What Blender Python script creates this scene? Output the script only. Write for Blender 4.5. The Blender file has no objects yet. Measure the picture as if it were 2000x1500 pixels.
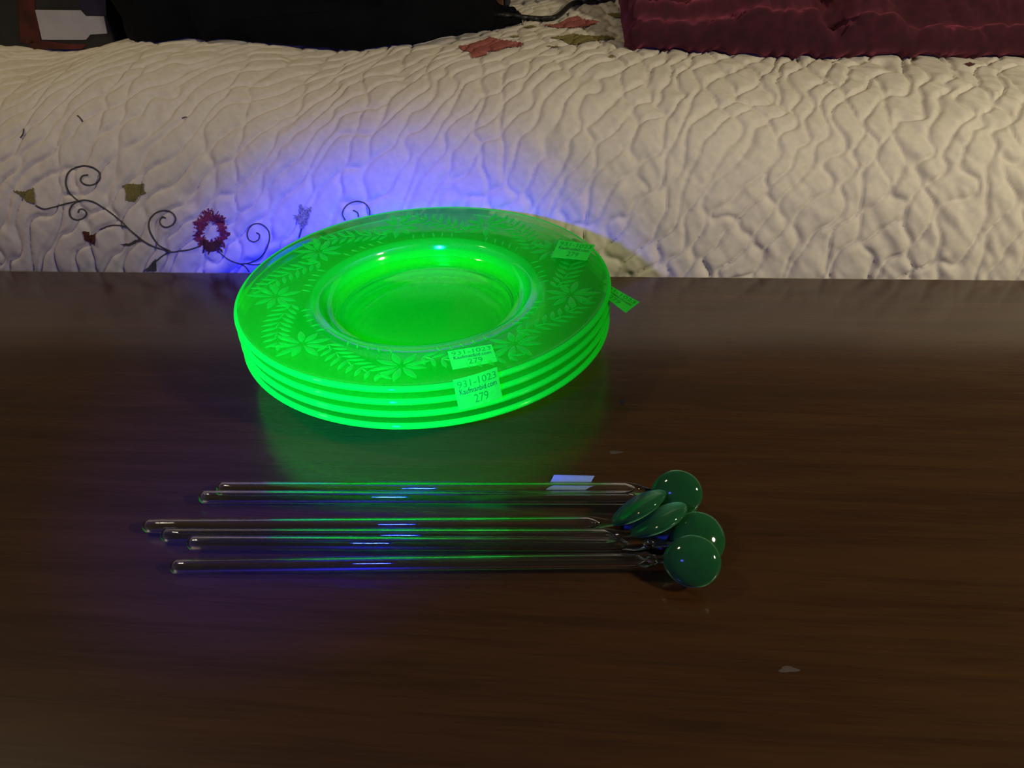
import bpy, bmesh, math, random
import numpy as np
from mathutils import Vector, Matrix
from mathutils.bvhtree import BVHTree
from mathutils.geometry import tessellate_polygon

random.seed(7)
SC = bpy.context.scene
COL = SC.collection
D = bpy.data

# ------------------------------------------------------------------ camera
F = 1500.0                                   # focal length in pixels of the 2000 x 1500 frame
PITCH, ROLL, YAW = 0.62387, -0.040617, math.radians(6.0536)
ZT = 0.042                                   # height of the uppermost plate's rim above the table
HC = 0.20490 + ZT
_cz, _sz = math.cos(YAW), math.sin(YAW)
def _rz(v): return Vector((v[0]*_cz - v[1]*_sz, v[0]*_sz + v[1]*_cz, v[2]))
_c, _s = math.cos(PITCH), math.sin(PITCH)
_r = Vector((1, 0, 0)); _u = Vector((0, _s, _c)); FW = _rz((0, _c, -_s))
_cr, _sr = math.cos(ROLL), math.sin(ROLL)
RT = _rz(_r*_cr + _u*_sr); UP = _rz(_u*_cr - _r*_sr)
EYE = Vector((0, 0, HC))
cam = D.objects.new('camera', D.cameras.new('camera'))
COL.objects.link(cam)
m = Matrix.Identity(4)
for i in range(3):
    m[i][0], m[i][1], m[i][2], m[i][3] = RT[i], UP[i], -FW[i], EYE[i]
cam.matrix_world = m
cam.data.sensor_width = 36.0
cam.data.lens = 36.0*F/2000.0
cam.data.clip_start = 0.01
SC.camera = cam

def ray(px, py): return FW + RT*((px-1000)/F) + UP*((750-py)/F)
def at(px, py, z=0.0):
    d = ray(px, py); return EYE + d*((z-HC)/d.z)
def at_plane(px, py, p0, n):
    d = ray(px, py); return EYE + d*((p0-EYE).dot(n)/d.dot(n))
def depth(p): return (p-EYE).dot(FW)

# ------------------------------------------------------------------ light and exposure
SC.view_settings.view_transform = 'Standard'
SC.view_settings.look = 'None'
SC.view_settings.exposure = 0.0
SC.view_settings.gamma = 1.0
SC.view_settings.use_curve_mapping = False
SC.cycles.use_denoising = True
SC.cycles.max_bounces = 24
SC.cycles.transmission_bounces = 24
SC.cycles.transparent_max_bounces = 24
SC.cycles.caustics_reflective = False
SC.cycles.caustics_refractive = False
SC.cycles.sample_clamp_indirect = 4.0

w = D.worlds.new('room'); SC.world = w; w.use_nodes = True
w.node_tree.nodes['Background'].inputs[0].default_value = (1.0, 0.78, 0.55, 1)
w.node_tree.nodes['Background'].inputs[1].default_value = 0.04

def aim(o, loc, target):
    o.location = loc
    o.rotation_euler = (Vector(target)-Vector(loc)).to_track_quat('-Z', 'Y').to_euler()
def lamp(name, kind, loc, target, colour, watts, **kw):
    l = D.lights.new(name, kind); l.color = colour; l.energy = watts
    for k, v in kw.items(): setattr(l, k, v)
    o = D.objects.new(name, l); COL.objects.link(o); aim(o, loc, target); return o
# warm room lamp to the right, a second warm lamp overhead to the left
lamp('room_lamp', 'AREA', (0.62, 0.02, 0.48), (0.30, 0.5, 0.05), (1.0, 0.88, 0.63), 3.7, shape='DISK', size=0.09)
lamp('ceiling_lamp', 'AREA', (-0.85, 0.28, 1.05), (-0.40, 0.6, 0.1), (1.0, 0.81, 0.46), 2.9, shape='DISK', size=0.10)
# the ultraviolet torch held left of the camera: the visible violet it sheds ...
UVL = EYE + RT*(-0.150) - UP*0.01 + FW*0.03
UVT = at(615, 790, 0.01)
lamp('torch', 'SPOT', UVL, UVT, (0.008, 0.012, 1.0), 38.0, spot_size=math.radians(46), spot_blend=1.0, shadow_soft_size=0.015)
# ... and a green stand-in for what the same beam rouses in the uranium glass and the brightened paper on it
lamp('torch_spill', 'SPOT', UVL, UVT, (0.10, 0.10, 1.0), 1.2, spot_size=math.radians(120), spot_blend=0.7, shadow_soft_size=0.015)
fluor = lamp('fluorescence_stand_in', 'SPOT', UVL, UVT, (0.0, 1.0, 0.13), 20.0, spot_size=math.radians(48), spot_blend=1.0, shadow_soft_size=0.015)  # added green lamp standing in for fluorescence, lights only plates and their stickers
fluor.data.use_shadow = False                # the glass lets the exciting beam through to the plates below
fluor.data.specular_factor = 0.0
GLOW = D.collections.new('fluorescent_glass')
fluor.light_linking.receiver_collection = GLOW

# ------------------------------------------------------------------ materials
def mat(name):
    m = D.materials.new(name); m.use_nodes = True
    nt = m.node_tree
    return m, nt, nt.nodes['Principled BSDF'], nt.nodes['Material Output']
def simple(name, col, rough=0.6, **kw):
    m, nt, b, o = mat(name)
    b.inputs['Base Color'].default_value = (*col, 1); b.inputs['Roughness'].default_value = rough
    for k, v in kw.items(): b.inputs[k].default_value = v
    return m
def grainy(name, c1, c2, scale, rough=0.8, bump=0.0, stretch=(1, 1, 1), **kw):
    m, nt, b, o = mat(name)
    tc = nt.nodes.new('ShaderNodeTexCoord'); mp = nt.nodes.new('ShaderNodeMapping')
    mp.inputs['Scale'].default_value = stretch
    nz = nt.nodes.new('ShaderNodeTexNoise'); nz.inputs['Scale'].default_value = scale; nz.inputs['Detail'].default_value = 6
    rp = nt.nodes.new('ShaderNodeValToRGB')
    rp.color_ramp.elements[0].position = 0.3; rp.color_ramp.elements[0].color = (*c1, 1)
    rp.color_ramp.elements[1].position = 0.7; rp.color_ramp.elements[1].color = (*c2, 1)
    L = nt.links.new
    L(tc.outputs['Object'], mp.inputs[0]); L(mp.outputs[0], nz.inputs['Vector'])
    L(nz.outputs[0], rp.inputs[0]); L(rp.outputs[0], b.inputs['Base Color'])
    b.inputs['Roughness'].default_value = rough
    for k, v in kw.items(): b.inputs[k].default_value = v
    if bump:
        bp = nt.nodes.new('ShaderNodeBump'); bp.inputs['Strength'].default_value = bump; bp.inputs['Distance'].default_value = 0.001
        L(nz.outputs[0], bp.inputs['Height']); L(bp.outputs[0], b.inputs['Normal'])
    return m

def glass_mix(name, tint, fluo, frac, rough=0.02, trans=0.5):
    """clear glass in which a share of the light is scattered (that share is what glows)"""
    m, nt, b, o = mat(name)
    b.inputs['Base Color'].default_value = (*tint, 1); b.inputs['Roughness'].default_value = rough
    b.inputs['Transmission Weight'].default_value = 1.0; b.inputs['IOR'].default_value = 1.5
    df = nt.nodes.new('ShaderNodeBsdfDiffuse'); df.inputs[0].default_value = (*fluo, 1)
    tr = nt.nodes.new('ShaderNodeBsdfTranslucent'); tr.inputs[0].default_value = (*fluo, 1)
    a = nt.nodes.new('ShaderNodeMixShader'); a.inputs[0].default_value = trans
    c = nt.nodes.new('ShaderNodeMixShader'); c.inputs[0].default_value = frac
    L = nt.links.new
    L(df.outputs[0], a.inputs[1]); L(tr.outputs[0], a.inputs[2])
    L(b.outputs[0], c.inputs[1]); L(a.outputs[0], c.inputs[2]); L(c.outputs[0], o.inputs['Surface'])
    return m

M = {}
M['plate'] = glass_mix('uranium_glass', (0.55, 0.95, 0.62), (0.010, 0.85, 0.04), 0.16, 0.06)
M['plate_edge'] = glass_mix('uranium_glass_edge', (0.55, 0.95, 0.62), (0.012, 0.95, 0.04), 0.85)
M['plate_thick'] = glass_mix('uranium_glass_thick', (0.55, 0.95, 0.62), (0.010, 0.92, 0.04), 0.42, 0.09)
M['frost'] = glass_mix('etched_glass', (0.6, 0.95, 0.65), (0.012, 0.95, 0.05), 0.34, 0.3)
M['clear'] = simple('clear_glass', (0.97, 0.98, 1.0), 0.015, **{'Transmission Weight': 1.0, 'IOR': 1.5})
M['head'] = grainy('green_glass', (0.007, 0.070, 0.018), (0.011, 0.095, 0.025), 90, 0.06,
                   **{'Subsurface Weight': 0.25, 'Subsurface Radius': (0.002, 0.006, 0.003), 'Subsurface Scale': 1.0,
                      'Sheen Weight': 0.6, 'Sheen Tint': (0.25, 0.9, 0.4, 1), 'Sheen Roughness': 0.4})
M['green_paper'] = grainy('green_label_paper', (0.02, 0.50, 0.025), (0.025, 0.56, 0.03), 400, 0.85, **{'Specular IOR Level': 0.1})
M['paper'] = grainy('uv_glow_tinted_paper', (0.24, 0.38, 0.72), (0.27, 0.42, 0.78), 400, 0.85, **{'Specular IOR Level': 0.2})  # white paper whose blue ultraviolet glow is put into the base colour
M['ink'] = simple('black_ink', (0.008, 0.03, 0.015), 0.7)
M['faded_ink'] = simple('faded_ink', (0.006, 0.25, 0.015), 0.85, **{'Specular IOR Level': 0.1})
M['fabric'] = grainy('quilt_cotton', (0.66, 0.615, 0.52), (0.74, 0.69, 0.59), 260, 0.92, 0.12)
M['thread'] = simple('vine_thread', (0.075, 0.07, 0.05), 0.9)
M['olive'] = grainy('olive_thread', (0.13, 0.12, 0.03), (0.24, 0.20, 0.055), 900, 0.9)
M['maroon_thread'] = grainy('maroon_thread', (0.10, 0.006, 0.02), (0.30, 0.03, 0.06), 700, 0.9)
M['brown_thread'] = grainy('brown_thread', (0.05, 0.008, 0.006), (0.10, 0.025, 0.012), 700, 0.9)
M['brick_thread'] = grainy('brick_thread', (0.26, 0.06, 0.05), (0.40, 0.13, 0.10), 500, 0.9)
M['grey_thread'] = grainy('grey_thread', (0.10, 0.09, 0.09), (0.55, 0.5, 0.45), 1100, 0.9)
M['fleece'] = grainy('maroon_fleece', (0.022, 0.0016, 0.006), (0.048, 0.0036, 0.013), 130, 1.0, 0.3,
                     **{'Sheen Weight': 0.45, 'Sheen Tint': (0.8, 0.12, 0.22, 1)})
M['bag'] = grainy('black_cloth', (0.0012, 0.0016, 0.003), (0.003, 0.004, 0.005), 60, 0.9, 0.2, **{'Specular IOR Level': 0.15})
M['cable'] = simple('black_rubber', (0.012, 0.011, 0.010), 0.5)
M['card'] = grainy('grey_card', (0.40, 0.39, 0.40), (0.46, 0.45, 0.46), 60, 0.8)
M['box'] = grainy('dark_card', (0.010, 0.010, 0.010), (0.022, 0.020, 0.018), 40, 0.6)
M['red'] = grainy('red_print', (0.012, 0.003, 0.003), (0.13, 0.016, 0.010), 45, 0.6)
M['navy'] = simple('navy_print', (0.012, 0.010, 0.035), 0.6)
M['wood_strip'] = grainy('orange_wood', (0.12, 0.045, 0.012), (0.20, 0.08, 0.02), 40, 0.6, 0, (1, 1, 6))
M['floor'] = grainy('carpet', (0.10, 0.07, 0.05), (0.14, 0.10, 0.07), 200, 1.0)
M['scuff'] = simple('scuffed_lacquer', (0.075, 0.055, 0.042), 0.6)
M['fleck'] = simple('dark_fleck', (0.008, 0.004, 0.003), 0.8)

def wood():
    m, nt, b, o = mat('dark_table_wood')
    L = nt.links.new
    tc = nt.nodes.new('ShaderNodeTexCoord')
    def noise(scale, stretch, detail):
        mp = nt.nodes.new('ShaderNodeMapping'); mp.inputs['Scale'].default_value = stretch
        nz = nt.nodes.new('ShaderNodeTexNoise'); nz.inputs['Scale'].default_value = scale; nz.inputs['Detail'].default_value = detail
        nz.inputs['Distortion'].default_value = 0.4
        L(tc.outputs['Object'], mp.inputs[0]); L(mp.outputs[0], nz.inputs['Vector']); return nz
    a = noise(14, (0.5, 8, 1), 7); f = noise(60, (0.5, 14, 1), 4)
    mx = nt.nodes.new('ShaderNodeMix'); mx.data_type = 'FLOAT'; mx.inputs[0].default_value = 0.4
    L(a.outputs[0], mx.inputs[2]); L(f.outputs[0], mx.inputs[3])
    rp = nt.nodes.new('ShaderNodeValToRGB')
    e = rp.color_ramp.elements
    e[0].position = 0.33; e[0].color = (0.030, 0.0115, 0.0024, 1)
    e[1].position = 0.68; e[1].color = (0.062, 0.0250, 0.0048, 1)
    L(mx.outputs[0], rp.inputs[0]); L(rp.outputs[0], b.inputs['Base Color'])
    b.inputs['Roughness'].default_value = 0.45
    b.inputs['Coat Weight'].default_value = 1.0; b.inputs['Coat Roughness'].default_value = 0.2; b.inputs['Coat IOR'].default_value = 1.75; b.inputs['Specular IOR Level'].default_value = 0.08
    bp = nt.nodes.new('ShaderNodeBump'); bp.inputs['Strength'].default_value = 0.10; bp.inputs['Distance'].default_value = 0.0004
    L(f.outputs[0], bp.inputs['Height']); L(bp.outputs[0], b.inputs['Normal'])
    return m
M['wood'] = wood()

# ------------------------------------------------------------------ helpers
def mesh(name, verts, faces, mats, smooth=True, fm=None):
    me = D.meshes.new(name)
    me.from_pydata([tuple(v) for v in verts], [], [tuple(f) for f in faces])
    for mm in (mats if isinstance(mats, (list, tuple)) else [mats]): me.materials.append(mm)
    if smooth: me.polygons.foreach_set('use_smooth', [True]*len(me.polygons))
    if fm is not None: me.polygons.foreach_set('material_index', fm)
    me.update(); return me
def obj(name, me, parent=None, **props):
    o = D.objects.new(name, me); COL.objects.link(o)
    if parent is not None: o.parent = parent
    for k, v in props.items(): o[k] = v
    return o
def thing(name, label, cat, loc=(0, 0, 0), group=None):
    o = D.objects.new(name, None); COL.objects.link(o); o.location = loc
    o.empty_display_size = 0.02
    o['label'] = label; o['category'] = cat
    if group: o['group'] = group
    return o
def box(name, x0, x1, y0, y1, z0, z1, material, parent=None, bev=0.003, seg=3):
    bm = bmesh.new(); bmesh.ops.create_cube(bm, size=1)
    for v in bm.verts:
        v.co = Vector((x0+(v.co.x+.5)*(x1-x0), y0+(v.co.y+.5)*(y1-y0), z0+(v.co.z+.5)*(z1-z0)))
    if bev: bmesh.ops.bevel(bm, geom=bm.edges[:], offset=bev, segments=seg, affect='EDGES', profile=0.5)
    me = D.meshes.new(name); bm.to_mesh(me); bm.free(); me.materials.append(material)
    return obj(name, me, parent)
def lathe(prof, n=144, closed=True):
    """prof: (r, z) points; both ends may sit on the axis"""
    V, Fc, rings = [], [], []
    for r, z in prof:
        if r < 1e-7: rings.append([len(V)]); V.append((0, 0, z))
        else:
            rings.append(list(range(len(V), len(V)+n)))
            V += [(r*math.cos(2*math.pi*k/n), r*math.sin(2*math.pi*k/n), z) for k in range(n)]
    seg = []
    for i in range(len(prof)-1):
        a, b = rings[i], rings[i+1]
        for k in range(n):
            k2 = (k+1) % n
            if len(a) == 1 and len(b) == 1: continue
            if len(a) == 1: Fc.append((a[0], b[k2], b[k]))
            elif len(b) == 1: Fc.append((a[k], a[k2], b[0]))
            else: Fc.append((a[k], a[k2], b[k2], b[k]))
            seg.append(i)
    return V, Fc, seg
def sweep(pts, rad, n=14, caps=True):
    """tube along points with a radius per point"""
    pts = [Vector(p) for p in pts]
    if not isinstance(rad, (list, tuple)): rad = [rad]*len(pts)
    V, Fc = [], []
    t0 = (pts[1]-pts[0]).normalized()
    ref = Vector((0, 0, 1)) if abs(t0.z) < 0.9 else Vector((1, 0, 0))
    nn = (ref - t0*ref.dot(t0)).normalized()
    for i, p in enumerate(pts):
        t = (pts[min(i+1, len(pts)-1)]-pts[max(i-1, 0)])
        t = t.normalized() if t.length > 1e-9 else t0
        nn = (nn - t*nn.dot(t)).normalized(); b = t.cross(nn)
        V += [p + (nn*math.cos(2*math.pi*k/n) + b*math.sin(2*math.pi*k/n))*rad[i] for k in range(n)]
    for i in range(len(pts)-1):
        for k in range(n):
            k2 = (k+1) % n
            Fc.append((i*n+k, i*n+k2, (i+1)*n+k2, (i+1)*n+k))
    if caps:
        Fc.append(tuple(reversed(range(n)))); Fc.append(tuple(range((len(pts)-1)*n, len(pts)*n)))
    return V, Fc
def smooth_path(pts, sub=6):
    """Catmull-Rom through 2D or 3D points"""
    P = [np.array(p, float) for p in pts]; P = [2*P[0]-P[1]] + P + [2*P[-1]-P[-2]]
    out = []
    for i in range(1, len(P)-2):
        for k in range(sub):
            t = k/sub
            out.append(0.5*((2*P[i]) + (-P[i-1]+P[i+1])*t + (2*P[i-1]-5*P[i]+4*P[i+1]-P[i+2])*t*t + (-P[i-1]+3*P[i]-3*P[i+1]+P[i+2])*t**3))
    out.append(P[-2]); return out
_rng = np.random.default_rng(11)
_lat = _rng.random((256, 256))
def vnoise(x, y, seed=0):
    """smooth lattice noise in -1..1 on arrays"""
    x = np.asarray(x, float) + seed*17.31; y = np.asarray(y, float) + seed*9.17
    xi = np.floor(x).astype(int); yi = np.floor(y).astype(int); fx = x-xi; fy = y-yi
    fx = fx*fx*fx*(fx*(fx*6-15)+10); fy = fy*fy*fy*(fy*(fy*6-15)+10)
    g = lambda a, b: _lat[a & 255, b & 255]
    v = (g(xi, yi)*(1-fx)+g(xi+1, yi)*fx)*(1-fy)+(g(xi, yi+1)*(1-fx)+g(xi+1, yi+1)*fx)*fy
    return v*2-1
def fbm(x, y, seed=0, oct=3):
    a, s, t = 1.0, 1.0, 0
    for o in range(oct): t = t + a*vnoise(x*s, y*s, seed+o*3); a *= .5; s *= 2.03
    return t

# ------------------------------------------------------------------ setting: floor, table
TABLE_Y = at(1000, 536).y
FLOOR_Z = -0.52
box('floor', -2.4, 2.4, -1.2, 3.0, FLOOR_Z-0.02, FLOOR_Z, M['floor'], bev=0)['kind'] = 'structure'
tb = thing('wooden_table', 'dark brown wooden table with a semi-gloss top in front of the quilt', 'table', (0, TABLE_Y-0.32, FLOOR_Z))
TZ = -FLOOR_Z
box('tabletop', -0.78, 0.78, -0.32, 0.32, TZ-0.026, TZ, M['wood'], tb, 0.0025)
for sx in (-1, 1):
    for sy in (-1, 1):
        box('leg', sx*0.70-0.03, sx*0.70+0.03, sy*0.26-0.03, sy*0.26+0.03, 0, TZ-0.026, M['wood'], tb, 0.004)
for sy in (-1, 1): box('apron', -0.67, 0.67, sy*0.26-0.012, sy*0.26+0.012, TZ-0.10, TZ-0.026, M['wood'], tb, 0.002)
for sx in (-1, 1): box('apron', sx*0.70-0.012, sx*0.70+0.012, -0.23, 0.23, TZ-0.10, TZ-0.026, M['wood'], tb, 0.002)
def blot(name, px, py, rx, ry, material, label):
    c = at(px, py, 0.0)
    pts = []
    for k in range(14):
        a = 2*math.pi*k/14; q = 1+0.25*math.sin(3*a+px)
        p = at(px+rx*q*math.cos(a), py+ry*q*math.sin(a), 0.0); p.z = 0.00012; pts.append(p-tb.location)
    top = c.copy(); top.z = 0.0003; pts.append(top-tb.location)
    obj(name, mesh(name, pts, [(14, k, (k+1) % 14) for k in range(14)], material), tb, label=label)
blot('scuff', 1540, 1308, 20, 6, M['scuff'], 'small pale scuff in the table lacquer')
blot('scuff', 1202, 884, 13, 3, M['scuff'], 'faint pale scuff beside the plates')
blot('fleck', 1216, 786, 4, 5, M['fleck'], 'dark fleck on the table')

# ------------------------------------------------------------------ quilt
QY = TABLE_Y + 0.012
PROF = [(0.012, FLOOR_Z+0.02), (0.008, -0.30), (0.004, -0.10), (0.000, -0.02), (0.003, 0.02), (0.012, 0.050), (0.030, 0.080),
        (0.058, 0.099), (0.092, 0.1085), (0.130, 0.1115), (0.19, 0.1125), (0.32, 0.1125), (0.60, 0.1125), (1.10, 0.1125)]
pp = np.array(smooth_path(PROF, 24))
seglen = np.r_[0, np.cumsum(np.hypot(*np.diff(pp, axis=0).T))]
i0 = np.argmin(np.abs(pp[:, 1]+0.02) + (pp[:, 0] > .01)*9)
S0 = seglen[i0]
sv = np.unique(np.concatenate([np.linspace(-S0, -0.012, 90), np.arange(-0.012, 0.26, 0.00125), np.arange(0.26, 0.48, 0.003),
                               np.linspace(0.48, seglen[-1]-S0, 40)]))
xv = np.unique(np.concatenate([np.linspace(-1.0, -0.46, 90), np.arange(-0.46, 0.46, 0.00135), np.linspace(0.46, 1.0, 90)]))
def prof_at(s):
    y = np.interp(s+S0, seglen, pp[:, 0]); z = np.interp(s+S0, seglen, pp[:, 1])
    y1 = np.interp(s+S0+.004, seglen, pp[:, 0]); z1 = np.interp(s+S0+.004, seglen, pp[:, 1])
    y0 = np.interp(s+S0-.004, seglen, pp[:, 0]); z0 = np.interp(s+S0-.004, seglen, pp[:, 1])
    ty, tz = y1-y0, z1-z0; l = np.hypot(ty, tz)+1e-12
    return y, z, -tz/l, ty/l
def quilt_h(x, s):
    """relief of the meandering quilted cells, and long soft undulations"""
    lean = 0.75 - 0.50*np.clip((x+0.20)/0.40, 0, 1)
    wx = 0.0075*fbm(x/0.030, s/0.036, 1, 2); ws = 0.016*fbm(x/0.030, s/0.036, 5, 2)
    u = x - lean*s + wx; v = s + ws
    p, A, lam = 0.0132, 0.0060, 0.043
    d = np.full(np.broadcast(x, s).shape, 1.0)
    b = np.floor(u/p)
    for k in (-1, 0, 1, 2):
        i = b+k
        ph = np.pi*i + 1.1*np.sin(i*12.9898)
        arg = 2*np.pi*v/lam + ph
        amp = A*(0.78+0.3*np.sin(i*7.13+v*30))
        q = np.abs(u - (p*i + amp*np.sin(arg)))/np.sqrt(1+(amp*2*np.pi/lam*np.cos(arg))**2)
        d = np.minimum(d, q)
    puff = 1-(1-np.minimum(d/0.0058, 1))**2.4
    wr = fbm(x/0.0085 + 0.6*s/0.0085, s/0.016, 9, 2)
    right = np.clip((x+0.10)/0.35, 0, 1)
    return (0.0023+0.0007*right)*puff + (0.00030+0.0008*right)*wr + 0.0030*fbm(x/0.11, s/0.14, 21, 2)
def hump(x):
    """how the bed's top edge swells and dips along its length"""
    return (0.0075*np.exp(-((x+0.315)/0.060)**2) - 0.006*np.exp(-((x+0.43)/0.035)**2) - 0.001*np.exp(-((x+0.20)/0.03)**2)
            + 0.004*np.exp(-((x+0.52)/0.05)**2) - 0.045*np.clip(x-0.02, 0, 0.6))
X, S = np.meshgrid(xv, sv)
qy, qz, qny, qnz = prof_at(S)
h = quilt_h(X, S)
rise = np.clip((qz-0.05)/0.06, 0, 1)
QV = np.stack([X, QY+qy+qny*h, qz+qnz*h+hump(X)*rise], -1)
ny_, nx_ = X.shape
idx = np.arange(nx_*ny_).reshape(ny_, nx_)
QF = np.stack([idx[:-1, :-1], idx[:-1, 1:], idx[1:, 1:], idx[1:, :-1]], -1).reshape(-1, 4)
qv = QV.reshape(-1, 3)
qm = D.meshes.new('quilt')
qm.vertices.add(len(qv)); qm.vertices.foreach_set('co', qv.astype(np.float32).ravel())
qm.loops.add(len(QF)*4); qm.loops.foreach_set('vertex_index', QF.astype(np.int32).ravel())
qm.polygons.add(len(QF)); qm.polygons.foreach_set('loop_start', np.arange(0, len(QF)*4, 4, dtype=np.int32))
qm.polygons.foreach_set('use_smooth', np.ones(len(QF), bool))
qm.update(calc_edges=True); qm.materials.append(M['fabric'])
quilt = obj('quilt', qm, None, label='cream quilted bedspread with embroidered vines, draped over the bed edge behind the table', category='quilt')
# a coarse copy of the surface to drop stitching and things onto
sub_r, sub_c = np.arange(0, ny_, 1), np.arange(0, nx_, 1)
bvh = BVHTree.FromPolygons([tuple(v) for v in qv], [tuple(f) for f in QF])
def on_quilt(px, py, lift=0.0):
    d = ray(px, py).normalized(); loc, nrm, i, dist = bvh.ray_cast(EYE, d)
    if loc is None: return None
    if nrm.dot(d) > 0: nrm = -nrm
    return loc + nrm*lift
def bed_z(x, y):
    loc, nrm, i, dist = bvh.ray_cast(Vector((x, y, 1.0)), Vector((0, 0, -1)))
    return loc.z if loc else 0.121

def stitch(pts, rad=0.00055, sub=5, cropped=True):
    P = [on_quilt(p[0], p[1], rad*0.6) for p in smooth_path(pts, sub)]
    P = [p for p in P if p is not None]
    V, Fc = sweep(P, rad, 6)
    obj('embroidered_vine', mesh('embroidered_vine', V, Fc, M['thread']), quilt)
C8 = lambda L: [(x/3.3333, 280+y/3.3333) for x, y in L]
C1 = lambda L: [(440+x/4.6875, 380+y/4.6875) for x, y in L]
stitch(C8([(235,405),(290,427),(350,415),(420,395),(500,378),(560,370),(620,385),(690,430),(750,475),(800,515),(850,565),(910,615),(960,650),(1010,675),(1060,690),(1110,705),(1180,700),(1240,690),(1300,670)]))
stitch(C8([(510,375),(460,330),(432,270),(440,205),(480,165),(540,148),(600,155),(645,185),(655,220),(635,255),(590,272),(550,265),(527,240),(540,212),(575,205)]))
stitch(C8([(510,378),(475,400),(455,440),(465,480),(500,497),(540,490),(565,460),(550,432),(520,430),(512,450)]))
stitch(C8([(1110,700),(1040,665),(995,610),(970,545),(980,490),(1020,450),(1075,435),(1125,455),(1145,490),(1130,525),(1090,545),(1055,535),(1042,505),(1060,480),(1080,485)]))
stitch(C8([(820,540),(770,533),(710,540),(660,560)]))
stitch(C8([(1110,705),(1060,730),(1020,765)]))
stitch(C8([(1420,700),(1480,750),(1550,780),(1620,780),(1690,745),(1740,680),(1755,600),(1735,550),(1690,522),(1640,535),(1612,580),(1620,625),(1655,640),(1685,625),(1690,595),(1670,580)]), 0.00042)
stitch(C8([(1550,780),(1595,800),(1622,836)]), 0.00042)
stitch(C8([(1600,782),(1650,790),(1710,785)]), 0.00042)
stitch(C1([(1325,185),(1320,130),(1280,82),(1220,60),(1150,75),(1095,120),(1075,180),(1100,235)]), 0.00042)
stitch(C1([(1222,205),(1212,165),(1172,145)]), 0.00042)
stitch(C1([(710,280),(695,340),(680,395)]), 0.00042)
for fib in ([(152,226),(158,232),(162,238)], [(47,252),(45,262),(40,269)], [(356,231),(361,229),(366,230)]): stitch(fib, 0.00045, 3)

# patches of satin stitch: a fine net laid on the quilt and raised by the thread's thickness
def in_poly(px, py, poly):
    ins = np.zeros(px.shape, bool); n = len(poly)
    for i in range(n):
        x1, y1 = poly[i]; x2, y2 = poly[(i+1) % n]
        c = ((y1 > py) != (y2 > py)) & (px < (x2-x1)*(py-y1)/(y2-y1+1e-9)+x1)
        ins ^= c
    return ins
def patch(name, box_, test, material, label=None, lift=0.0007, st=1.1):
    x0, y0, x1, y1 = box_
    gx = np.arange(x0, x1+st, st); gy = np.arange(y0, y1+st, st)
    CX, CY = np.meshgrid((gx[:-1]+gx[1:])/2, (gy[:-1]+gy[1:])/2)
    keep = test(CX, CY); ids = {}; V = []; Fc = []
    def vert(a, b):
        k = (a, b)
        if k not in ids:
            p = on_quilt(gx[a], gy[b], lift); ids[k] = None if p is None else len(V)
            if p is not None: V.append(p)
        return ids[k]
    for b, a in zip(*np.nonzero(keep)):
        q = [vert(a, b), vert(a, b+1), vert(a+1, b+1), vert(a+1, b)]
        if None in q: continue
        if max((V[q[k]]-V[q[k-1]]).length for k in range(4)) < 0.012: Fc.append(q)
    if not Fc: return
    o = obj(name, mesh(name, V, Fc, material), quilt)
    if label: o['label'] = label
def ppatch(name, poly, material, label=None, fuzz=1.2):
    def test(PX, PY):
        return in_poly(PX+fuzz*vnoise(PX*.37, PY*.37, 3), PY+fuzz*vnoise(PX*.41, PY*.41, 6), poly)
    xs, ys = [p[0] for p in poly], [p[1] for p in poly]
    patch(name, (min(xs)-3, min(ys)-3, max(xs)+3, max(ys)+3), test, material, label)
ppatch('embroidered_leaf', C8([(90,310),(160,312),(225,290),(232,400),(170,372),(130,335)]), M['olive'], 'olive green leaf at the far left end of the vine')
ppatch('embroidered_leaf', C8([(800,270),(860,265),(940,265),(935,305),(960,325),(900,345),(885,380),(820,375),(825,320)]), M['olive'], 'olive green leaf above the vine')
ppatch('embroidered_leaf', C8([(780,655),(840,650),(880,625),(920,620),(932,634),(880,652),(840,666)]), M['thread'], 'thin dark leaf below the vine', 0.5)
ppatch('embroidered_leaf', C8([(1020,745),(1020,832),(945,830),(985,785)]), M['thread'], 'dark leaf at the table edge', 0.5)
ppatch('embroidered_leaf', C1([(690,85),(720,135),(795,112),(770,190),(745,265),(700,310),(665,250),(625,205),(680,160)]), M['grey_thread'], 'grey openwork leaf beside the plates', 3.0)
ppatch('embroidered_bud', C8([(540,570),(580,575),(585,595),(612,592),(628,585),(626,625),(620,660),(590,645),(555,630)]), M['brown_thread'], 'dark red bud', 0.6)
def ring(PX, PY):
    fx, fy = (PX-413)/33.0, (PY-452)/41.0
    rr = np.hypot(fx, fy); an = np.arctan2(fy, fx)
    edge = 0.98 + 0.05*np.sin(an*7+1) + 0.20*vnoise(an*14, rr*5, 4)
    hole = 0.46 + 0.05*np.sin(an*3) + 0.16*vnoise(an*9, rr*4, 8)
    return fx, fy, rr, edge, hole
def outer(PX, PY):
    fx, fy, rr, edge, hole = ring(PX, PY); return (rr < edge) & (rr > hole) & (vnoise(PX*.6, PY*.6, 2) > -0.7)
def heart(PX, PY):
    fx, fy, rr, edge, hole = ring(PX, PY); return (rr < edge*0.95) & (rr > 0.5) & (fy > 0.40) & (np.abs(fx) < 0.65)
patch('embroidered_flower', (374, 404, 452, 500), outer, M['maroon_thread'], 'maroon ring shaped flower beside the plates')
patch('embroidered_petals', (374, 440, 452, 500), heart, M['brown_thread'], 'dark lower petals of the maroon flower', 0.0011)
C3 = lambda L: [(860+x/4.348, y/4.348) for x, y in L]
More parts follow.
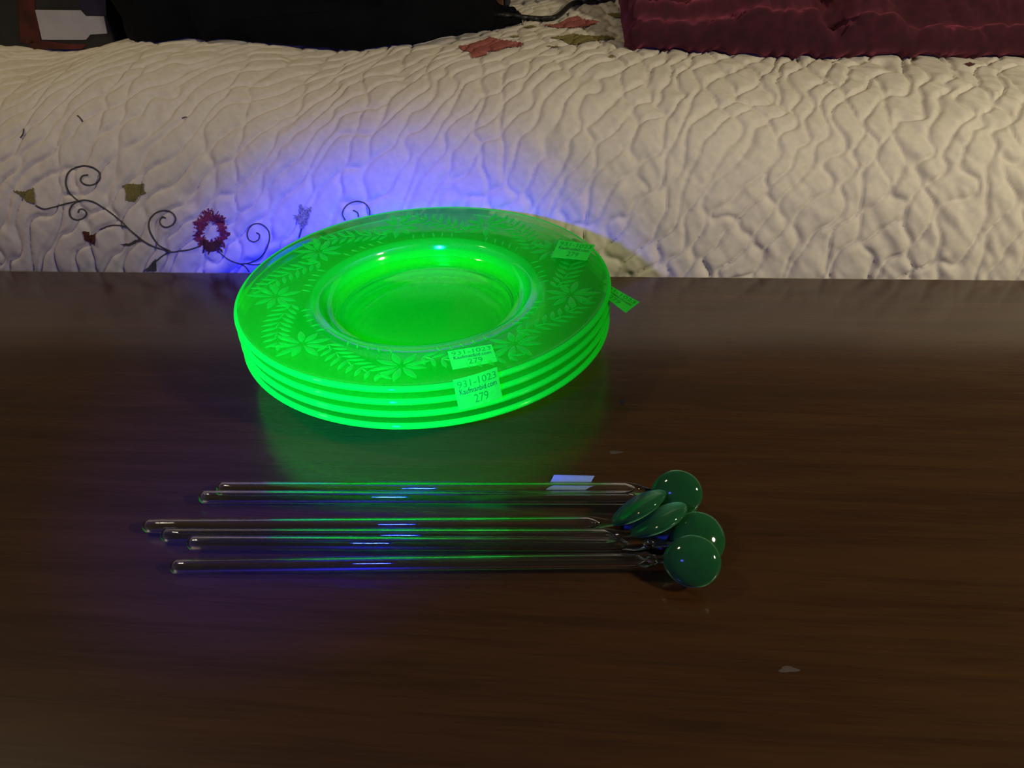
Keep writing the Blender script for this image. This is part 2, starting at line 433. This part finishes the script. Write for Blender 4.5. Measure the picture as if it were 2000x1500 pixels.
ppatch('embroidered_flower', C3([(150,400),(300,365),(420,320),(560,350),(710,370),(690,400),(560,410),(480,440),(400,440),(380,480),(260,495),(255,445),(190,435)]), M['brick_thread'], 'faded brick red flower on the bed top', 1.5)
ppatch('embroidered_flower', C3([(870,220),(1000,205),(1090,160),(1160,140),(1220,170),(1360,185),(1270,225),(1140,245),(980,240)]), M['brick_thread'], 'faded brick red flower near the cable', 1.2)
ppatch('embroidered_leaf', C3([(925,325),(1060,305),(1140,295),(1280,310),(1430,310),(1490,335),(1350,345),(1230,365),(1150,390),(1080,375),(1040,345)]), M['olive'], 'large olive leaf on the bed top', 1.2)
for poly in ([(1410,120),(1560,115),(1590,150),(1480,155)], [(690,240),(770,222),(820,232),(760,246)], [(590,315),(650,308),(680,318),(620,325)], [(880,395),(960,398),(1030,402),(980,412)]):
    ppatch('embroidered_leaf', C3(poly), M['olive'], None, 0.8)
for cx_, cy_ in ((1297, 99), (1893, 127), (1742, 102)): ppatch('embroidered_bud', [(cx_-10, cy_-1), (cx_, cy_-4), (cx_+11, cy_), (cx_+1, cy_+4)], M['brown_thread'], None, 0.6)
for cx_, cy_ in ((1786, 117), (1195, 112)): ppatch('embroidered_bud', [(cx_-8, cy_), (cx_, cy_-4), (cx_+8, cy_-1), (cx_, cy_+3)], M['olive'], None, 0.6)

# ------------------------------------------------------------------ plates
PC = _rz((-0.04709, 0.38946, 0.0)); PC.z = 0
TOP = [(0, -.0162), (.016, -.0161), (.030, -.0159), (.042, -.0157), (.048, -.0155), (.0530, -.0148), (.0562, -.0131), (.0580, -.0105), (.0591, -.0082), (.0599, -.0062),
       (.0608, -.0052), (.0645, -.0043), (.068, -.0038), (.080, -.0026), (.092, -.0013), (.1005, -.0004), (.1030, -.0001)]
EDGE = [(.1043, -.0003), (.1049, -.0009), (.1051, -.0016), (.1049, -.0023), (.1043, -.0030)]
BOT = [(.1030, -.0034), (.1005, -.0038), (.092, -.0049), (.080, -.0064), (.070, -.0074), (.0655, -.0084), (.0635, -.0096), (.0618, -.0108),
       (.0600, -.0123), (.0585, -.0145), (.0568, -.0172), (.0550, -.0195), (.0530, -.0206), (.0510, -.0206), (.0495, -.0200), (.0480, -.0192), (.030, -.0192), (0, -.0192)]
def dense(P, k=2):
    out = [P[0]]
    for a, b in zip(P, P[1:]):
        for j in range(1, k+1): out.append((a[0]+(b[0]-a[0])*j/k, a[1]+(b[1]-a[1])*j/k))
    return out
prof = TOP+EDGE+BOT
V, Fc, seg = lathe(prof, 160)
e0, e1 = len(TOP)-1, len(TOP)+len(EDGE)-1
plate_me = mesh('plate', V, [tuple(reversed(f)) for f in Fc], [M['plate'], M['plate_edge'], M['plate_thick']], True,
                [1 if e0 <= s < e1 else (2 if 0.0555 < prof[s][0] < 0.0630 else 0) for s in seg])
bm = bmesh.new(); bm.from_mesh(plate_me); bmesh.ops.recalc_face_normals(bm, faces=bm.faces[:]); bm.to_mesh(plate_me); bm.free()
def rim_z(r): return float(np.interp(r, [q[0] for q in TOP], [q[1] for q in TOP]))
PITCHZ = 0.0072
names = ['clear green glass plate with a flower-etched rim, topmost of the stack of four',
         'second green glass plate from the top of the stack of four',
         'third green glass plate from the top of the stack of four',
         'bottom green glass plate of the stack, foot resting on the table']
plates = []
for i in range(4):
    zt = ZT - i*PITCHZ
    t = thing('glass_plate', names[i], 'plate', (PC.x, PC.y, zt - 0.0206), 'stack of green glass plates')
    o = obj('plate_body', plate_me, t); o.location = (0, 0, 0.0206)
    GLOW.objects.link(o); plates.append(t)

# etched pattern on the uppermost rim: flowers and leaf sprays, each petal a low ridge
def petal(bmv, bmf, x, y, ang, ln, wd, ht=0.0006):
    """lens-shaped ridge starting at x, y (rim plane, local radial = +x)"""
    n = 5; c, s = math.cos(ang), math.sin(ang); base = len(bmv)
    for k in range(n+1):
        t = k/n; hw = wd*math.sin(math.pi*min(max(t, 0.02), 0.98))**0.8/2; hh = ht*math.sin(math.pi*min(max(t, .03), .97))
        for off, zz in ((-hw, 0), (0, hh), (hw, 0)):
            lx, ly = x+c*t*ln-s*off, y+s*t*ln+c*off
            r = math.hypot(lx, ly)
            bmv.append((lx, ly, rim_z(r)+zz+0.00003))
    for k in range(n):
        a = base+k*3
        bmf.append((a, a+3, a+4, a+1)); bmf.append((a+1, a+4, a+5, a+2))
def flower_mesh(seed):
    rnd = random.Random(seed); v, f = [], []
    r0 = 0.0835
    for k in range(9):
        a = 2*math.pi*k/9+rnd.uniform(-.12, .12)
        petal(v, f, r0+0.0022*math.cos(a), 0.0022*math.sin(a), a, rnd.uniform(.0105, .0145), .0040)
    return mesh('etched_flower', v, f, M['frost'])
def spray_mesh(seed):
    rnd = random.Random(seed); v, f = [], []
    n = 9
    for k in range(n):
        t = k/(n-1); th = math.radians(-13+t*27); r = 0.0745+0.017*t
        x, y = r*math.cos(th), r*math.sin(th)
        d = th+math.radians(62)
        ln = 0.0108*(1-0.45*abs(t-.4))
        petal(v, f, x, y, d-0.95, ln, .0026); petal(v, f, x, y, d+0.95, ln*.9, .0026)
    petal(v, f, 0.0925*math.cos(math.radians(15)), 0.0925*math.sin(math.radians(15)), math.radians(75), .007, .0024)
    # stem
    for k in range(4):
        t = k/4; th = math.radians(-13+t*27); r = 0.0745+0.017*t
        petal(v, f, r*math.cos(th), r*math.sin(th), th+math.radians(55), .0068, .0009)
    for j in range(5):
        a = rnd.uniform(-1, 1)
        petal(v, f, 0.0705*math.cos(math.radians(-6+j*5)), 0.0705*math.sin(math.radians(-6+j*5)), math.radians(200+20*a), .0055, .0013)
    return mesh('leaf_spray', v, f, M['frost'])
fl = [flower_mesh(s) for s in (1, 2, 3)]; sp = [spray_mesh(s) for s in (4, 5)]
NF = 9
for k in range(NF):
    for nm, me, off in (('etched_flower', fl[k % 3], 0), ('leaf_spray', sp[k % 2], math.pi/NF)):
        o = obj(nm, me, plates[0]); o.location = (0, 0, 0.0206); o.rotation_euler = (0, 0, math.radians(192)+2*math.pi*k/NF+off)
        GLOW.objects.link(o)

# ------------------------------------------------------------------ price stickers
def text_mesh(s):
    c = D.curves.new('lettering', 'FONT'); c.body = s; c.size = 1.0; c.resolution_u = 3
    o = D.objects.new('lettering', c); COL.objects.link(o)
    bpy.context.view_layer.update()
    me = D.meshes.new_from_object(o.evaluated_get(bpy.context.evaluated_depsgraph_get()))
    V = np.array([v.co[:2] for v in me.vertices]); Fc = [tuple(p.vertices) for p in me.polygons]
    D.objects.remove(o); D.meshes.remove(me); D.curves.remove(c)
    V = (V-V.min(0))/(V.max(0)-V.min(0)); return V, Fc
LET = {s: text_mesh(s) for s in ('931-1023', 'Kaufmanbid.com', '279')}
def sticker(corners, parent, printed=True, glow=True, curl=None, name='price_sticker', label=None, flip=False, group=None, cat=None):
    """corners: top-left, top-right, bottom-right, bottom-left in world space"""
    A, B, Cc, Dd = [Vector(c) for c in corners]
    org = parent.matrix_world.translation if parent else Vector((0, 0, 0))
    org = Vector(parent.location) if parent else sum((Vector(c) for c in corners), Vector())/4
    nrm = (Dd-A).cross(B-A).normalized()
    if nrm.dot(EYE-A) < 0: nrm = -nrm
    def P(u, v, lift=0.0):
        p = (A*(1-u)+B*u)*v + (Dd*(1-u)+Cc*u)*(1-v)
        if curl: p = p + curl(u, v)
        return p + nrm*lift - org
    nu, nv = 12, 8; V, Fc = [], []
    for lay in (0.00022, 0.0):
        V += [P(i/nu, j/nv, lay) for j in range(nv+1) for i in range(nu+1)]
    n1 = (nu+1)*(nv+1)
    for j in range(nv):
        for i in range(nu):
            a = j*(nu+1)+i
            Fc.append((a, a+1, a+nu+2, a+nu+1)); Fc.append((n1+a, n1+a+nu+1, n1+a+nu+2, n1+a+1))
    ring = [i for i in range(nu+1)] + [(j)*(nu+1)+nu for j in range(1, nv+1)] + [nv*(nu+1)+i for i in range(nu-1, -1, -1)] + [j*(nu+1) for j in range(nv-1, 0, -1)]
    for a, b in zip(ring, ring[1:]+ring[:1]): Fc.append((a, n1+a, n1+b, b))
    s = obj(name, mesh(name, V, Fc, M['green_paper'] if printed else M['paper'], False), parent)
    if parent is None: s.location = org
    if label: s['label'] = label
    if cat: s['category'] = cat
    if group: s['group'] = group
    if glow: GLOW.objects.link(s)
    if printed:
        for txt, (u0, u1, v0, v1), mt in (('931-1023', (.07, .95, .70, .92), 'faded_ink'), ('Kaufmanbid.com', (.09, .93, .48, .66), 'ink'), ('279', (.38, .70, .12, .40), 'faded_ink')):
            tv, tf = LET[txt]
            me = mesh('lettering', [P(u0+a*(u1-u0), v0+b*(v1-v0), 0.0003) for a, b in tv], tf, M[mt], False)
            o = obj('lettering', me, s)
            if glow: GLOW.objects.link(o)
    return s
zr = ZT-0.0014
sticker([at(874, 687, zr), at(960, 673, zr), at(972, 707, zr), at(884, 722, zr)], plates[0], label='printed price sticker lying on the front of the rim')
sticker([at(1092, 469, ZT+.0002), at(1162, 479, ZT+.0002), at(1146, 509, ZT+.0002), at(1077, 502, ZT+.0002)], plates[0], label='printed price sticker on the far right of the rim')
# the one hanging over the front edges, tangent to the rims
fp = at(933, 750, ZT-0.006); rad = Vector((fp.x-PC.x, fp.y-PC.y, 0)).normalized()
p0 = PC + rad*0.1059
sticker([at_plane(885, 744, p0, rad), at_plane(971, 718, p0, rad), at_plane(982, 777, p0, rad), at_plane(897, 803, p0, rad)], plates[1],
        label='printed price sticker hanging over the front plate edges',
        curl=lambda u, v: -rad*(0.0007*(2*u-1)**2))
zs = ZT-0.0058
sticker([at(1181, 552, zs), at(1249, 592, zs), at(1222, 613, zs), at(1164, 565, zs)], plates[1], label='printed price sticker jutting out from the right of the rim',
        curl=lambda u, v: Vector((0, 0, 0.0015*max(u-.4, 0)**2)))

# ------------------------------------------------------------------ stir sticks
RR = 0.00305
def ellipsoid(c, n, a, b_, flat, up_hint, pinch):
    """lens-shaped disc: half-width a, half-thickness b_, normal n; drawn slightly to a point along the pinch direction"""
    n = Vector(n).normalized(); e1 = Vector(pinch); e1 = (e1-n*e1.dot(n)).normalized(); e2 = n.cross(e1)
    V, Fc = [], []
    nt, npz = 40, 20
    for j in range(npz+1):
        ph = -math.pi/2+math.pi*j/npz
        for k in range(nt):
            th = 2*math.pi*k/nt
            q = 1.0 + 0.07*max(0, math.cos(th))**6
            cp = max(math.cos(ph), 1e-4)
            V.append(Vector(c)+(e1*math.cos(th)*q+e2*math.sin(th)*flat)*a*cp+n*b_*math.copysign(abs(math.sin(ph))**1.0, math.sin(ph)))
    for j in range(npz):
        for k in range(nt):
            k2 = (k+1) % nt; Fc.append((j*nt+k, j*nt+k2, (j+1)*nt+k2, (j+1)*nt+k))
    return V, Fc
def camdir(x, y, z): return RT*x + UP*y - FW*z       # right, up, towards the eye
def stick(label, left, right, zl, zr_, neck, head_px, head_z, a_px, thick, n_cam, bubble=False, flat=1.0):
    """left, right: centre of the tube's two ends; neck: where it meets the disc"""
    A = at(*left, zl); B = at(*right, zr_)
    hc = at(*head_px, head_z); a = a_px*depth(hc)/F
    n = camdir(*n_cam).normalized()
    NK = at_plane(*neck, hc, FW)
    e = (NK-hc); e = (e-n*e.dot(n)).normalized()
    end = hc + e*(a*1.0)
    t = thing('stir_stick', label, 'stir stick', A, 'glass stir sticks with green disc ends')
    dirv = (B-A).normalized()
    # outer skin: round end, straight tube, tapered neck; inner bore runs inside it
    op, orad = [], []
    for k in range(6):
        q = math.radians(90*k/5); op.append(A+dirv*(RR*0.8*(1-math.cos(q)))); orad.append(max(RR*math.sin(q), 2e-4))
    N = 30
    for k in range(1, N+1): op.append(A+dirv*(RR*0.8)+(B-A-dirv*RR*.8)*(k/N)); orad.append(RR)
    L0 = (end-B).length
    ctrl = B+dirv*min(L0*0.45, 0.006)
    for k in range(1, 9):
        u = k/8; op.append(B*(1-u)**2+ctrl*2*u*(1-u)+end*u*u); s_ = u*u*(3-2*u)
        orad.append(RR*(1-0.52*s_) + (0.0009*math.exp(-((u-.45)/.16)**2) if bubble else 0))
    ov, of = sweep(op, orad, 20)
    ip, ir = [], []
    wl = 0.0010
    for k in range(6):
        q = math.radians(90*k/5); ip.append(A+dirv*(0.0013+(RR-wl)*0.8*(1-math.cos(q)))); ir.append(max((RR-wl)*math.sin(q), 1e-4))
    for k in range(1, N+1): ip.append(A+dirv*(.0013+(RR-wl)*.8)+(B-A-dirv*(.0013+(RR-wl)*.8))*(k/N)); ir.append(RR-wl)
    for k in range(1, 6):
        u = k/5; ip.append(B+dirv*0.0045*u); ir.append(max((RR-wl)*(1-u)**.7, 1e-4))
    iv, if_ = sweep(ip, ir, 20)
    nb = len(ov)
    V = [v-A for v in ov]+[v-A for v in iv]; Fc = list(of)+[tuple(nb+i for i in reversed(f)) for f in if_]
    if bubble:                                  # little sealed air bubble in the neck
        bc = (B*0.45+end*0.55); bv, bf = ellipsoid(bc, dirv.cross(Vector((0, 0, 1))), 0.0024, 0.0011, 0.6, None, dirv)
        nb = len(V); V += [v-A for v in bv]; Fc += [tuple(nb+i for i in reversed(f)) for f in bf]
    obj('glass_rod', mesh('glass_rod', V, Fc, M['clear']), t)
    hv, hf = ellipsoid(hc, n, a, thick, flat, None, e)
    obj('disc_end', mesh('disc_end', [v-A for v in hv], hf, M['head']), t, label='dark green glass disc')
    return t
stick('glass stir stick nearest the plates, its round green disc on top of the others', (424, 953), (1222, 955), .0034, .0105, (1270, 962), (1323, 963), .0165, 48, .0048, (-.30, .12, .94), False, .93)
stick('second glass stir stick from the plates, its disc hidden under the top disc', (389, 970), (1236, 972), .0042, .0068, (1262, 976), (1318, 984), .0066, 43, .0040, (.0, .62, .72), False)
stick('glass stir stick sticking out farthest left, its green disc seen edge on', (280, 1027), (1150, 1022), .0032, .0100, (1201, 1020), (1249, 989), .0120, 60, .0036, (-.53, .85, .02), False)
stick('fourth glass stir stick from the plates, dim, disc edge on beside the paper tag', (315, 1045), (1180, 1046), .0031, .0100, (1236, 1042), (1287, 1014), .0125, 60, .0039, (-.46, .88, .05), False)
stick('glass stir stick with bubbled neck over the paper tag, its disc behind the nearest disc', (366, 1060), (1208, 1062), .0062, .0080, (1308, 1064), (1364, 1052), .0080, 53, .0045, (.05, .35, .93), True)
stick('nearest glass stir stick to the camera side, with air bubble and large round disc', (333, 1106), (1240, 1094), .0032, .0085, (1298, 1092), (1353, 1096), .0118, 54, .0050, (-.28, .20, .93), True, .93)

# paper tags under the sticks
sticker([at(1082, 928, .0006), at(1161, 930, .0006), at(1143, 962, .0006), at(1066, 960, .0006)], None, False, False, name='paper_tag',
        label='blank paper tag tinted with blue UV glow lying under the far pair of stir sticks', cat='sticker')
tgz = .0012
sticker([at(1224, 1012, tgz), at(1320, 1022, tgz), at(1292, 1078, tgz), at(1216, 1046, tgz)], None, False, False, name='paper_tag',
        label='crumpled paper tag tinted with blue UV glow among the green discs of the stir sticks', cat='sticker',
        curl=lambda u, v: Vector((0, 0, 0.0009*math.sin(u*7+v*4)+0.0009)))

# ------------------------------------------------------------------ things lying on the bed
def yat(px, py, y):
    d = ray(px, py); return EYE + d*((y-EYE.y)/d.y)
# dark carton with a grey label
YB = QY+0.165
cl = yat(-60, 60, YB).x; crr = yat(216, 60, YB).x; zb = min(bed_z(x, YB+0.01) for x in (cl, (cl+crr)/2, crr))-0.0
ct = thing('carton', 'dark carton with red print and a pale notched label at the left of the bed', 'box', ((cl+crr)/2, YB+0.06, zb))
w2 = (crr-cl)/2
box('carton_body', -w2, w2, -0.06, 0.06, 0.0, 0.085, M['box'], ct, 0.002)
def decal(name, pix, material, lift=0.0008, label=None):
    V = [yat(x, y, YB)-ct.location for x, y in pix]
    n = len(V); V2 = [v+Vector((0, -lift, 0)) for v in V]; 
    tris = tessellate_polygon([V])
    Fc = [tuple(n+i for i in t) for t in tris]+[(i, (i+1) % n, n+(i+1) % n, n+i) for i in range(n)]
    obj(name, mesh(name, V+V2, Fc, material, False), ct, **({'label': label} if label else {}))
decal('printed_label', [(70, 19), (158, 20), (168, 31), (204, 32), (210, 65), (177, 67), (169, 77), (83, 77)], M['card'], .0010, 'pale grey label with notched corners')
decal('red_print', [(34, -20), (68, -20), (68, 14), (71, 22), (80, 84), (40, 84)], M['red'], .0004, 'red printed strip')
decal('red_print', [(60, 80), (95, 80), (130, 86), (170, 86), (160, 96), (60, 96)], M['red'], .0004, 'red printed foot')
decal('navy_print', [(150, -20), (206, -20), (208, 30), (170, 29), (160, 18)], M['navy'], .0004, 'navy printed panel')

def soft_bag():
    yc = QY+0.222
    xl, xr = yat(240, 60, yc-0.05).x, yat(992, 60, yc-0.02).x
    cx, hw = (xl+xr)/2, (xr-xl)/2; hd = 0.085; hh = 0.045
    nu, nv = 150, 64; V, Fc = [], []
    sgn = lambda v, p: math.copysign(abs(v)**p, v)
    for j in range(nv+1):
        ph = -math.pi/2+math.pi*j/nv
        for k in range(nu):
            th = 2*math.pi*k/nu
            x = hw*sgn(math.cos(th), .30)*sgn(math.cos(ph), .25); y = hd*sgn(math.sin(th), .6)*sgn(math.cos(ph), .5); z = hh*sgn(math.sin(ph), .35)
            V.append([x, y, z])
    V = np.array(V)
    fold = 0.010*fbm(V[:, 0]/0.05+V[:, 1]/0.09, V[:, 2]/0.06, 31, 3)+0.006*np.sin(V[:, 0]*55+6*fbm(V[:, 0]/.1, V[:, 2]/.05, 33, 2))
    r = V/(np.linalg.norm(V/np.array([hw, hd, hh]), axis=1)[:, None]+1e-6)/np.array([hw, hd, hh])
    r = V/np.array([hw, hd, hh])**2; r /= np.linalg.norm(r, axis=1)[:, None]+1e-9
    V = V+r*fold[:, None]
    tt = np.clip((V[:, 0]-hw*.55)/(hw*.36), 0, 1)
    V[:, 1] = np.where(V[:, 1] < 0, V[:, 1]*(1-0.75*tt), V[:, 1])
    V[:, 2] -= 0.90*tt**1.1*(V[:, 2]+hh)
    for j in range(nv):
        for k in range(nu):
            k2 = (k+1) % nu; Fc.append((j*nu+k, j*nu+k2, (j+1)*nu+k2, (j+1)*nu+k))
    out = []
    zb = 0.106
    for v in V:
        x, y = cx+v[0], yc+v[1]
        out.append(Vector((x, y, max(zb+hh+v[2], bed_z(x, y)+0.0015))))
    o0 = Vector((cx, yc, zb)); 
    o = obj('cloth_bag', mesh('cloth_bag', [v-o0 for v in out], Fc, M['bag']), None,
            label='slumped black cloth bag lying on the bed beside the carton', category='bag')
    o.location = o0
    # a crumpled hem seam along its front and a strap
    return o
bag = soft_bag()

# orange-brown wooden edge showing beyond the bag
YF = QY+0.30
wl_, wr_ = yat(958, 10, YF).x, yat(994, 10, YF).x; zf = bed_z((wl_+wr_)/2, YF)
fr = thing('picture_frame', 'orange brown wooden frame standing behind the black bag', 'frame', ((wl_+wr_)/2, YF+0.01, zf))
hwf = (wr_-wl_)/2
box('frame_stile', -hwf, hwf*0.45, -0.008, 0.01, 0, 0.07, M['wood_strip'], fr, 0.0015)
box('dark_border', hwf*0.5, hwf, -0.009, 0.01, 0, 0.07, M['box'], fr, 0.001)

# black cable
cpx = [(955, 36), (990, 36), (1020, 39), (1050, 42), (1078, 41), (1093, 34), (1106, 22), (1118, 12), (1140, 8), (1165, 7), (1188, 2), (1205, -8), (1230, -16)]
path = []
for p in smooth_path(cpx, 4):
    q = on_quilt(p[0], p[1])
    if q is None: q = at(p[0], p[1], 0.123)
    path.append(Vector((q.x, q.y, bed_z(q.x, q.y)+0.0022)))
V, Fc = sweep(path, 0.0022, 10)
c0 = path[0]
co = obj('power_cable', mesh('power_cable', [v-c0 for v in V], Fc, M['cable']), None, label='black cable snaking over the bed top between bag and maroon blanket', category='cable')
co.location = c0

# maroon fleece blanket
def blanket():
    yf = QY+0.125
    x0 = yat(1222, 62, yf).x; x1 = 0.80
    nx, nt = 260, 90
    xs = np.r_[np.linspace(x0, 0.42, 200), np.linspace(0.42, x1, 61)[1:]]
    px = np.array([1000+F*(Vector((x, yf, .13))-EYE).dot(RT)/depth(Vector((x, yf, .13))) for x in xs])
    top = np.interp(px, [1200, 1380, 1440, 1480, 1600, 1622, 1640, 1690, 1750, 1800, 1850, 2100, 2600], [.019, .019, .025, .031, .031, .022, .016, .029, .028, .018, .020, .021, .021])
    V = []
    prof = []
    for k in range(nt+1):
        prof.append(k/nt)
    for i, x in enumerate(xs):
        H = top[i]
        endf = min(1.0, (x-x0)/0.012+0.02); endf = math.sqrt(1-(1-endf)**2)
        yy0 = yf + 0.0035*float(fbm(px[i]/160.0, 0.3, 41, 2)) + 0.004*(1-endf)
        for t in prof:
            if t < 0.30:                        # rolled front edge
                a = math.pi*(t/0.30)             # underside front to top
                y = yy0 + 0.010 - 0.012*math.sin(a)*endf; z = H*endf*(1-math.cos(a))/2
            else:
                q = (t-0.30)/0.70
                y = yy0 + 0.010 + q*0.36
                ridge = 0.010*math.sin(q*19+px[i]*0.006)*min(1, q*5) + 0.011*float(fbm(px[i]/230.0, q*9, 44, 2))*min(1, q*7)
                z = (H - 0.004*math.sin(min(1, q*14)*math.pi) + 0.018*min(1, q*5) + ridge)*endf
            V.append(Vector((x, y, bed_z(x, y) + 0.0006 + max(z, 0.0))))
    Fc = []
    n = nt+1
    for i in range(len(xs)-1):
        for k in range(nt): Fc.append((i*n+k, i*n+k+1, (i+1)*n+k+1, (i+1)*n+k))
    o0 = V[0].copy()
    o = obj('fleece_blanket', mesh('fleece_blanket', [v-o0 for v in V], Fc, M['fleece']), None,
            label='maroon fleece blanket with rolled edge folded on the bed', category='blanket')
    o.location = o0
blanket()
bpy.context.view_layer.update()
